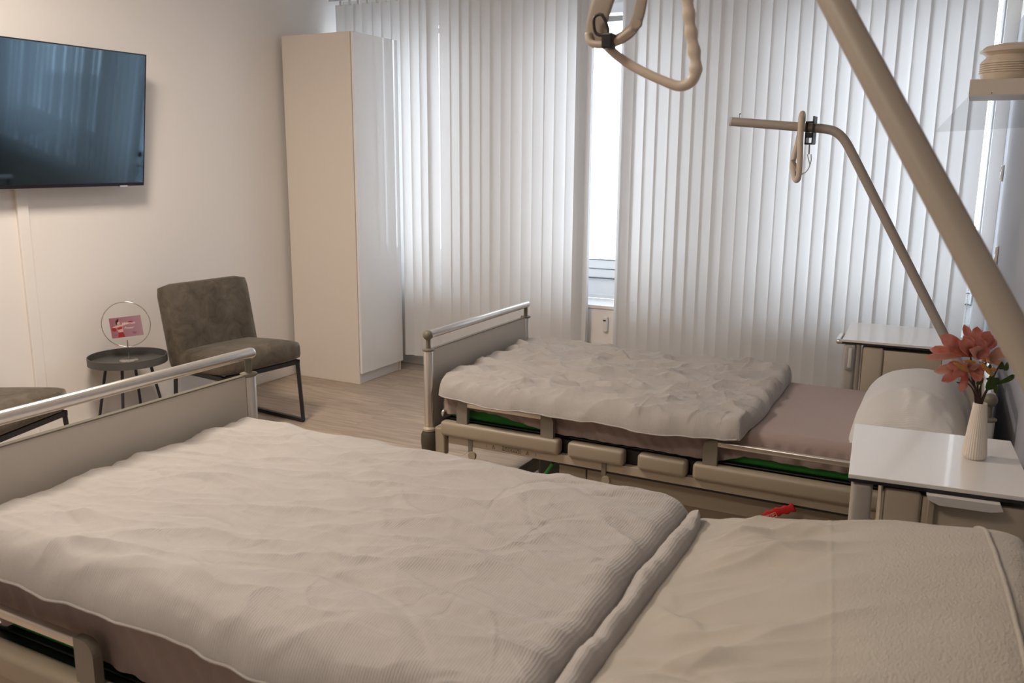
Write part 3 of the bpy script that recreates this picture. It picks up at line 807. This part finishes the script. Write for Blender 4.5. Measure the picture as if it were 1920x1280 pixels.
def zat(x, y_):
    d = (X_-x)**2+(Y_-y_)**2; i = np.unravel_index(np.argmin(d), d.shape); return float(Z_[i])
pts = [(.060+(1.93-y_)*.10, y_, 0) for y_ in np.linspace(1.955, 1.06, 26)]
pts = [(x, y_, zat(x, y_)+.001) for x, y_, _ in pts]
pip = obj('piping', tube(B(), smoothpath(pts, 3), .0042, 8), M_pillow, po, smooth=True)

# far pillow
def fb(X, Y): return .0*X
def fth(X, Y, U, V): return .175*np.clip(1-np.abs(U)**2.6, 0, 1)**.65*np.clip(1-np.abs(V)**3.2, 0, 1)**.65+.006
def fwr(X, Y): return creases(X, Y, 91, 22, .005, (-.2, .2, -.4, .4), (-.6, .6), (.01, .02), (.05, .14), .4)+.008*vnoise(X, Y, 8, 6)+creases(X, Y, 93, 12, .005, (-.1, .2, -.38, -.2), (1.2, 1.9), (.008, .016), (.04, .10), .4)
fo, fg = pad('pillow', -.198, .198, -.40, .40, fb, fth, M_pillow2, fwr, 120, 160, we=.04)
fo.location = (-.140, 3.64, .556); fo.rotation_euler = (0, math.radians(-9), 0)
tagp(fo, 'plump white pillow against the headboard of the far bed', 'pillow')
# flat flange seam at the near end of that pillow
obj('piping', tube(B(), smoothpath([(-.195, -.372, .018), (-.1, -.394, .035), (0, -.398, .04), (.1, -.394, .035), (.195, -.372, .02)], 5), .004, 8), M_pillow2, fo, smooth=True)

# ------------------------------------------------------------------ trapeze poles and grips
tp = thing('trapeze_pole', 'slim beige lifting pole bent over the far bed', 'lifting pole', (.06, 3.66, .42))
pts = [(-.911, 3.66, 1.707), (-.62, 3.66, 1.681), (-.545, 3.66, 1.674), (-.505, 3.66, 1.662), (-.470, 3.66, 1.630), (-.433, 3.66, 1.570), (-.066, 3.66, .925), (.03, 3.66, .757), (.078, 3.66, .66), (.081, 3.66, .42)]
path = [pts[0], pts[1]]+smoothpath(pts[1:6], 5)[1:]+[pts[6]]+smoothpath(pts[6:9], 4)[1:]+[pts[9]]
obj('pole', tube(B(), path, .0175, 20), M_pole2, tp, 'auto', world=True)
obj('end_cap', cyl(B(), (-.917, 3.66, 1.7075), (-.908, 3.66, 1.7067), .0185, seg=20), M_lgrey, tp, 'auto', world=True)
b = B(); cyl(b, (-.88, 3.66, 1.715), (-.880, 3.66, 1.737), .0012, seg=6); cyl(b, (-.881, 3.66, 1.735), (-.876, 3.66, 1.738), .0025, seg=8)
obj('pin', b, M_black, tp, world=True)
tg = thing('trapeze_grip', 'beige triangle grip hooked over the arm of the far lifting pole', 'grip handle', (-.63, 3.64, 1.69))
g = [(-.628, 3.60, 1.70), (-.622, 3.60, 1.56), (-.623, 3.605, 1.495), (-.633, 3.62, 1.478), (-.648, 3.65, 1.495), (-.664, 3.69, 1.545), (-.652, 3.70, 1.62), (-.640, 3.70, 1.705), (-.634, 3.66, 1.732), (-.629, 3.62, 1.725)]
obj('grip', tube(B(), smoothpath(g, 5, True), .0115, 12, closed=True), M_grip, tg, True, world=True)
b = B()
for a, c in (((-.614, -.609), (1.615, 1.703)), ((-.588, -.583), (1.618, 1.722))): box(b, a[0], a[1], 3.625, 3.697, c[0], c[1])
box(b, -.612, -.585, 3.625, 3.632, 1.652, 1.660); box(b, -.612, -.585, 3.625, 3.697, 1.615, 1.621); box(b, -.612, -.585, 3.625, 3.64, 1.640, 1.652); box(b, -.612, -.585, 3.625, 3.635, 1.696, 1.703)
obj('strap_clip', b, M_black, tg, world=True)
b = B(); tube(b, [(-.597, 3.64, 1.618), (-.596, 3.64, 1.578)], .0085, 8, flat=.3); obj('strap', b, M_strap, tg, world=True)
b = B(); tube(b, smoothpath([(-.602, 3.64, 1.578), (-.594, 3.64, 1.552), (-.590, 3.64, 1.535), (-.600, 3.64, 1.513), (-.618, 3.64, 1.500)], 4), .0018, 6)
tube(b, smoothpath([(-.588, 3.64, 1.578), (-.586, 3.64, 1.555), (-.590, 3.64, 1.535)], 4), .0018, 6); obj('cord', b, M_grey, tg, True, world=True)
b = B(); tube(b, [(-.660, 3.66, 1.555), (-.632, 3.64, 1.512)], .010, 6, flat=.5); obj('strap_end', b, M_strap, tg, world=True)
obj('buckle', box(B(), -.642, -.628, 3.63, 3.65, 1.494, 1.510, .002), M_black, tg, world=True)

np_ = thing('trapeze_pole', 'thick blurred lifting pole of the near bed crossing the upper right foreground', 'lifting pole', (.235, .985, .5))
P0, P1 = Vector((.030, 1.12, 1.40)), Vector((-.193, 1.285, 1.758)); d = (P1-P0)
lo = P0-d*.86; hi = P1+d*.16
arm = [Vector((-.300, 1.36, 1.925)), Vector((-.42, 1.42, 1.99)), Vector((-.60, 1.49, 2.02)), Vector((-.95, 1.60, 2.04))]
path = [Vector((.225, .975, .50)), Vector((.226, .976, .95))]+smoothpath([Vector((.226, .976, .95)), lo, P0-d*.4], 4)[1:]+[P0, P1]+smoothpath([P1, hi, arm[0], arm[1], arm[2]], 5)[1:]+[arm[3]]
obj('pole', tube(B(), path, .0185, 24), M_pole, np_, 'auto', world=True)
ng = thing('trapeze_grip', 'large hanging triangle grip with finger grooves at the top of the picture', 'grip handle', (-.56, 1.5, 1.9))
g = [(-.464, 1.5, 1.862), (-.458, 1.5, 1.812), (-.450, 1.5, 1.761), (-.439, 1.5, 1.709), (-.443, 1.5, 1.684), (-.464, 1.5, 1.674), (-.498, 1.5, 1.685), (-.547, 1.5, 1.708), (-.588, 1.5, 1.735), (-.613, 1.5, 1.765),
     (-.616, 1.5, 1.806), (-.601, 1.5, 1.857), (-.564, 1.5, 1.897), (-.517, 1.5, 1.909), (-.482, 1.5, 1.895)]
sm = smoothpath(g, 8, True); rs_ = []
for i, p_ in enumerate(sm):
    f = i/8
    if f < 3.4 or f > 14.5:
        rs_.append(.0100+.0014*math.cos((p_.z-1.7)/.0295*2*PI))
    elif f < 6: rs_.append(.0098-(f-3.4)/2.6*.0016)
    elif f < 9: rs_.append(.0080)
    else: rs_.append(.0095)
obj('grip', tube(B(), sm, rs_, 18, closed=True), M_grip, ng, True, world=True)
def band(pts, w, th, ydir=(0, 1, 0)):
    return tube(B(), smoothpath(pts, 5), w, 10, up=ydir, flat=th/w)
obj('strap', band([(-.572, 1.492, 1.99), (-.588, 1.490, 1.872), (-.605, 1.487, 1.815), (-.616, 1.487, 1.775), (-.606, 1.488, 1.752)], .0205, .003), M_strap, ng, True, world=True)
obj('strap', band([(-.530, 1.50, 1.99), (-.532, 1.49, 1.87), (-.535, 1.49, 1.815), (-.545, 1.488, 1.775), (-.570, 1.486, 1.755), (-.602, 1.486, 1.748)], .0105, .003), M_strap, ng, True, world=True)
obj('strap_loop', tube(B(), smoothpath([(-.628, 1.484, 1.766), (-.622, 1.482, 1.750), (-.600, 1.482, 1.746), (-.575, 1.482, 1.750), (-.545, 1.482, 1.768)], 4), .0105, 12, flat=.6), M_grip, ng, True, world=True)
b = B(); tube(b, smoothpath([(-.612, 1.470, 1.772), (-.612, 1.470, 1.790), (-.598, 1.470, 1.793), (-.586, 1.470, 1.768), (-.592, 1.470, 1.760), (-.606, 1.470, 1.762)], 3, True), .0028, 8, closed=True)
obj('buckle_frame', b, M_black, ng, True, world=True)
obj('buckle', box(B(), -.596, -.576, 1.462, 1.484, 1.737, 1.763, .003), M_black, ng, world=True)
b = B(); lathe(b, [(.0035, -.004), (.0075, -.004), (.0080, 0), (.0075, .004), (.0035, .004)], (-.536, 1.476, 1.776), 20, 'Y'); obj('rivet', b, M_strap, ng, 'auto', world=True)

# ------------------------------------------------------------------ nightstands
def nightstand(label, cx, cy, rz, side):
    t = thing('nightstand', label, 'nightstand', (cx, cy, 0), rz)
    w, dp = .43, .49
    x0, x1, y0, y1 = -w/2, w/2, -dp/2, dp/2
    obj('top', box(B(), x0, x1, y0, y1, .7385, .750, .0015), M_ns_top, t)
    obj('edge_strip', box(B(), x0, x1, y0-.001, y1+.001, .7305, .7385), M_black, t)
    # column frame on the left side of the camera-facing end
    obj('column', box(B(), x0+.008, x0+.062, y0+.006, y0+.06, .08, .730, .016, 4), M_ns2, t, 'auto')
    obj('column', box(B(), x0+.008, x0+.062, y1-.06, y1-.006, .08, .730, .016, 4), M_ns2, t, 'auto')
    obj('body', box(B(), x0+.085, x1-.01, y0+.02, y1-.01, .12, .712, .004), M_ns, t)
    obj('side_panel', box(B(), x0+.090, x0+.178, y0+.010, y0+.022, .14, .722, .010, 3), M_ns, t, 'auto')
    obj('drawer', box(B(), x0+.182, x1-.012, y0+.012, y0+.022, .52, .712, .004), M_ns, t, 'auto')
    if side: pass
    b = B(); xa, xb = x0+.187, x0+.352
    prof = [(0, 0), (.024, -.012), (.032, -.024), (.006, -.020)]
    poly = [(xa, .7285), (xb, .7285), (xb+.008, .712), (xb-.02, .706), (xa+.03, .706), (xa+.004, .717)]
    Mh = Matrix(((1, 0, 0, 0), (0, 0, 1, y0-.022), (0, 1, 0, 0), (0, 0, 0, 1)))
    prism(b, poly, .024, Mh)
    if not side: obj('handle', b, M_lgrey, t)
    b = B(); box(b, xa+.006, xa+.022, y0-.004, y0+.012, .60, .712, .003); 
    if not side: obj('handle_bracket', b, M_beige, t)
    else: b.free()
    obj('base', box(B(), x0+.01, x1-.01, y0+.02, y1-.02, .07, .10, .006), M_ns2, t)
    for x in (x0+.05, x1-.05):
        for y_ in (y0+.05, y1-.05):
            b = B(); lathe(b, [(.015, -.012), (.035, -.010), (.035, .010), (.015, .012)], (x, y_, .035), 20, 'Y'); obj('caster', b, M_black, t, 'auto')
    if side:
        obj('towel_bar', tube(B(), smoothpath([(x0+.03, y0+.03, .735), (x0-.012, y0+.02, .735), (x0-.020, y0+.04, .735), (x0-.018, y0+.2, .735)], 4), .012, 12), M_alu2, t, True)
        hp = obj('end_plate', box(B(), x0+.018, x0+.058, y0-.012, y0+.006, .61, .728, .006), M_grey, t, 'auto')
        obj('handle_pad', box(B(), x0+.029, x0+.047, y0-.018, y0-.012, .622, .718, .006, 3), M_lgrey, t, 'auto')
    return t
nightstand('white-topped bedside cabinet between the beds holding the flower vase', -.030, 2.600, math.radians(5), False)
nightstand('white-topped bedside cabinet behind the far bed by the window', -.275, 4.462, math.radians(2.5), True)

# ------------------------------------------------------------------ vase and flowers
VX, VY, VZ = .067, 2.64, .750
vs = thing('vase', 'slim cream fluted ceramic vase on the bedside cabinet', 'vase', (VX, VY, VZ))
obj('body', lathe(B(), [(.026, 0), (.0300, .004), (.0310, .014), (.0300, .026), (.0175, .152), (.0172, .158), (.0155, .158), (.0158, .150), (.013, .09), (.001, .089)], seg=120, ribs=30, ramp=.018), M_vase, vs, 'auto')
M_petal, nt, p = nodes('petal'); p.inputs['Roughness'].default_value = .6
tcn = nt.nodes.new('ShaderNodeTexCoord'); nz = nt.nodes.new('ShaderNodeTexNoise'); nz.inputs['Scale'].default_value = 30; nz.inputs['Detail'].default_value = 3
nt.links.new(tcn.outputs['Object'], nz.inputs['Vector']); rp = nt.nodes.new('ShaderNodeValToRGB')
rp.color_ramp.elements[0].position = .35; rp.color_ramp.elements[0].color = (.60, .20, .155, 1); rp.color_ramp.elements[1].position = .7; rp.color_ramp.elements[1].color = (.82, .42, .35, 1)
nt.links.new(nz.outputs['Fac'], rp.inputs[0]); nt.links.new(rp.outputs[0], p.inputs['Base Color'])
M_petal2 = mat('petal_cream', (.75, .48, .33), .6, var=.15); M_petal3 = mat('petal_pale', (.74, .42, .34), .6, var=.12, vscale=25)
M_bud = mat('bud_ochre', (.42, .20, .04), .6, var=.2, vscale=40); M_stem = mat('stem_brown', (.06, .03, .02), .7); M_leaf = mat('leaf_green', (.07, .12, .015), .5, var=.4, vscale=25)
bq = thing('magnolia_bouquet', 'bunch of pink artificial magnolias with brown twigs standing in the vase', 'flowers', (VX, VY, VZ+.086))
RV = Vector((.886, .464, 0)); UV = Vector((-.0, .0, 1)); FV = Vector((-.453, .868, 0))   # across, up, away (shape axes of the bunch)
def Q(px, py, dd=0):   # bunch-local picture-like offsets in metres: across, up, away
    return RV*px+UV*py+FV*dd
def petal_mesh(p0, p1, w, cup, nrm, th=.0012):
    """petal from base p0 to tip p1"""
    p0, p1 = Vector(p0), Vector(p1); t = (p1-p0); L = t.length; t.normalize(); s = t.cross(nrm).normalized(); n = s.cross(t)
    b = B(); N, K = 9, 6; g = []
    for i in range(N+1):
        f = i/N; ww = w*1.35*(max(.03, (.12+.88*f**.75))*math.sqrt(max(.004, 1-f**5)))
        c = p0+t*L*f+n*(cup*L*math.sin(PI*f)*.35)
        g.append([b.verts.new(c+s*ww*(k/K*2-1)+n*(cup*.9*ww*(k/K*2-1)**2)) for k in range(K+1)])
    for i in range(N):
        for k in range(K): b.faces.new((g[i][k], g[i+1][k], g[i+1][k+1], g[i][k+1]))
    r_ = bmesh.ops.solidify(b, geom=b.faces[:], thickness=th)
    return b
K_ = 1/690.    # metres per measured unit at the bunch
def pp(x, y_, d=0): # measured position relative to vase mouth centre (x across, y up)
    return Q((x-1840)*K_*1.06, (752-y_)*K_*1.0, d)+Vector((0, 0, .070))
def blossom(center, petals, m_c):
    c = pp(*center)
    b = B(); bmesh.ops.create_icosphere(b, subdivisions=2, radius=.008, matrix=Matrix.Translation(c)); bo = obj('blossom', b, m_c, bq, True)
    for (x, y_, dd, w, cup, m, sgn) in petals:
        obj('petal', petal_mesh(c, pp(x, y_, dd), w, cup, (-FV+UV*.25).normalized()*sgn), m, bo, True)
    return bo
blossom((1812, 658, 0), [(1752, 622, -.01, .019, .25, M_petal, 1), (1800, 603, .015, .012, .3, M_petal, 1), (1778, 628, -.03, .020, .5, M_petal, 1), (1838, 612, -.01, .017, .3, M_petal, 1),
    (1862, 632, .015, .013, .2, M_petal, 1), (1796, 622, .0, .016, .6, M_petal, 1), (1732, 664, .0, .010, .2, M_petal3, 1), (1746, 652, .02, .015, .3, M_petal, 1), (1812, 618, -.035, .020, .6, M_petal, 1), (1766, 640, -.02, .019, .4, M_petal, 1), (1822, 606, .01, .016, .3, M_petal, 1), (1790, 640, -.055, .019, .7, M_petal3, 1), (1850, 622, .005, .015, .3, M_petal, 1), (1830, 640, -.045, .018, .5, M_petal, 1)], M_cred)
blossom((1800, 676, -.02), [(1745, 688, -.02, .010, .3, M_petal3, 1), (1757, 704, -.03, .013, .35, M_petal, 1), (1757, 686, .0, .012, .3, M_petal3, 1), (1796, 726, -.02, .012, .2, M_petal, 1),
    (1818, 700, -.05, .017, .45, M_petal, 1), (1784, 668, -.05, .015, .5, M_petal3, 1), (1812, 672, -.05, .012, .4, M_petal3, 1), (1770, 690, -.045, .015, .4, M_petal, 1), (1762, 674, -.03, .013, .4, M_petal, 1), (1826, 684, -.04, .014, .5, M_petal, 1)], M_bud)
blossom((1842, 668, .01), [(1876, 652, .0, .012, .3, M_petal2, 1), (1858, 640, -.02, .014, .6, M_petal3, 1), (1870, 676, -.01, .009, .3, M_petal2, 1), (1852, 656, -.03, .013, .6, M_petal2, 1), (1836, 664, -.03, .010, .5, M_petal3, 1)], M_bud)
for a, c_, w in (((1793, 680), (1764, 664), .0055), ((1835, 688), (1811, 662), .0065), ((1803, 664), (1780, 660), .004), ((1840, 678), (1828, 676), .006)):
    pa, pb = pp(*a, -.055), pp(*c_, -.06)
    obj('bud', tube(B(), [pa, pa.lerp(pb, .3), pa.lerp(pb, .7), pb], [w*.6, w, w*.8, w*.15], 10), M_bud, bq, True)
mouth = Vector((0, 0, .075))
twigs = [[(1838, 752), (1824, 720), (1808, 700), (1793, 682)], [(1834, 752), (1828, 725), (1818, 700), (1812, 662)], [(1840, 752), (1838, 720), (1840, 690), (1845, 664)], [(1843, 752), (1856, 715), (1866, 690), (1872, 676)],
         [(1836, 750), (1830, 715), (1834, 690), (1835, 672)], [(1828, 735), (1812, 712), (1808, 714), (1794, 711)], [(1832, 748), (1826, 710), (1822, 690), (1818, 680)], [(1842, 745), (1845, 725), (1848, 700), (1852, 690)], [(1840, 752), (1834, 730), (1838, 705), (1832, 690)]]
for i, tw in enumerate(twigs):
    d0 = ((i*37) % 7-3)*.004
    pl = [Vector((((i*13) % 5-2)*.003, ((i*7) % 5-2)*.003, .0))] + [pp(x, y_, d0*min(1, k*.6)) for k, (x, y_) in enumerate(tw)]
    obj('twig', tube(B(), smoothpath(pl, 4), .0024 if i < 5 else .0019, 8), M_stem, bq, True)
for a, c_, w in (((1838, 700), (1860, 705), .010), ((1852, 712), (1886, 692), .008), ((1846, 690), (1842, 722), .013), ((1850, 700), (1856, 728), .006), ((1862, 668), (1858, 682), .009), ((1872, 668), (1866, 684), .008), ((1826, 700), (1822, 712), .006), ((1842, 672), (1838, 684), .007)):
    obj('leaf', petal_mesh(pp(*a, -.02), pp(*c_, -.025), w, .25, -FV), M_leaf, bq, True)

# ------------------------------------------------------------------ shelf, acrylic panel and pot at the upper right
sh = thing('wall_shelf', 'thick white floating shelf at the upper right picture edge', 'shelf', (.1, 3.1, 1.75))
b = B(); box(b, -.050, .19, 3.0, 3.26, 1.7435, 1.790, .001, 1); obj('board', b, M_pole2 if False else mat('shelf_laminate', (.66, .60, .53), .4), sh, world=True)
b = B(); cyl(b, (.01, 2.998, 1.750), (.01, 3.0, 1.750), .0015, seg=8); obj('screw_hole', b, M_print, sh, world=True)
gp = thing('acrylic_panel', 'clear tilted acrylic panel hanging under the white wall shelf', 'panel', (0, 3.1, 1.74))
b = B(); vv = [Vector((-.050, 3.01, 1.7430)), Vector((.150, 3.01, 1.7430)), Vector((.117, 3.24, 1.662)), Vector((-.138, 3.24, 1.650))]
a_ = [b.verts.new(v) for v in vv]; c_ = [b.verts.new(v+Vector((0, .001, -.003))) for v in vv]
b.faces.new(a_); b.faces.new(c_[::-1])
for i in range(4): b.faces.new((a_[i], c_[i], c_[(i+1) % 4], a_[(i+1) % 4]))
obj('sheet', b, M_acryl, gp, world=True)
pt = thing('ribbed_pot', 'cream lidded ceramic pot wound with cord standing on the wall shelf', 'pot', (.055, 3.12, 1.79))
obj('body', lathe(B(), [(.060, 0), (.078, .004), (.083, .02), (.083, .058), (.072, .068), (.070, .074), (.088, .086), (.001, .09)], seg=48), M_pot, pt, 'auto')
obj('lid', lathe(B(), [(.0885, .084), (.089, .088), (.075, .101), (.045, .108), (.001, .110)], seg=48), M_pot, pt, 'auto')
for k in range(5):
    rg = [(.0835*math.cos(2*PI*i/48), .0835*math.sin(2*PI*i/48), .026+k*.0065) for i in range(48)]
    obj('cord', tube(B(), rg, .0030, 8, closed=True), M_pot, pt, True)
obj('cord_bow', tube(B(), smoothpath([(.045, -.085, .05), (.055, -.09, .062), (.06, -.088, .045), (.045, -.09, .03), (.05, -.095, .01), (.056, -.094, .04)], 4), .003, 8), M_cord, pt, True)

# ------------------------------------------------------------------ sockets and switches on the window corner
def socket(name, label, y_, z0, z1, w, par_m=M_sock, n=2):
    xw = hx(y_)-.003
    t = thing(name, label, 'switch' if 'switch' in name else 'socket', (xw, y_, (z0+z1)/2))
    obj('plate', box(B(), -.012, 0, -w/2, w/2, -(z1-z0)/2, (z1-z0)/2, .003), M_sock, t)
    for k in range(n):
        h_ = (z1-z0)/n; zc = -(z1-z0)/2+h_*(k+.5)
        obj('insert', box(B(), -.015, -.011, -w*.32, w*.32, zc-h_*.34, zc+h_*.34, .002), M_grey if name == 'wall_socket' else M_white, t)
socket('wall_socket', 'small white double wall socket beside the light slit', 5.36, 1.455, 1.54, .08)
socket('light_switch', 'small white light switch on the grey wall beside the foreground pole', 5.05, 1.045, 1.14, .08)
socket('wall_thermostat', 'pale thermostat box high on the wall at the upper right corner', 4.5, 2.05, 2.15, .16, n=1)

# ------------------------------------------------------------------ red strap on far bed
rt = thing('red_warning_strap', 'red tag strap with a white printed box hanging under the far bed rail', 'tag', (-.53, 3.165, .307))
b = B(); poly = [(-.028, -.062), (-.020, -.045), (-.012, -.050+.012), (-.006, -.033), (.004, -.024), (.010, -.028+.006), (.022, -.006), (.030, .0), (.048, -.006), (.050, -.022), (.040, -.030), (.028, -.032), (.018, -.046), (.004, -.050), (-.004, -.058), (-.014, -.072)]
# ribbon strip running down to the left
cl = [Vector((.052, 0, .000)), Vector((.030, -.002, -.013)), Vector((.0, -.003, -.026)), Vector((-.030, -.004, -.044)), Vector((-.055, -.006, -.060))]
tube(b, smoothpath(cl, 5), [.0155+.003*math.sin(i*1.3) for i in range(len(smoothpath(cl, 5)))], 8, flat=.2, up=(0, 1, 0))
obj('ribbon', b, M_red, rt, True)
Mt = Matrix(((.87, .0, 0, -.052), (0, 0, -1, -.0085), (.50, .87, 0, -.063), (0, 0, 0, 1)))
Mt = Matrix(((.86*1.35, -.5*1.35, 0, -.043), (0, 0, -1, -.0115), (.5*1.35, .86*1.35, 0, -.066), (0, 0, 0, 1)))
b = B()
for q in ([(-.001, -.001), (.034, -.001), (.034, 0), (-.001, 0)], [(-.001, .011), (.034, .011), (.034, .012), (-.001, .012)], [(-.001, 0), (0, 0), (0, .011), (-.001, .011)], [(.033, 0), (.034, 0), (.034, .011), (.033, .011)]):
    prism(b, q, .0004, Mt)
obj('print_box', b, M_redprint, rt)
text('print_text', 'STOP', .0115, M_redprint, .002, .0018, .0003, rt, Mt)
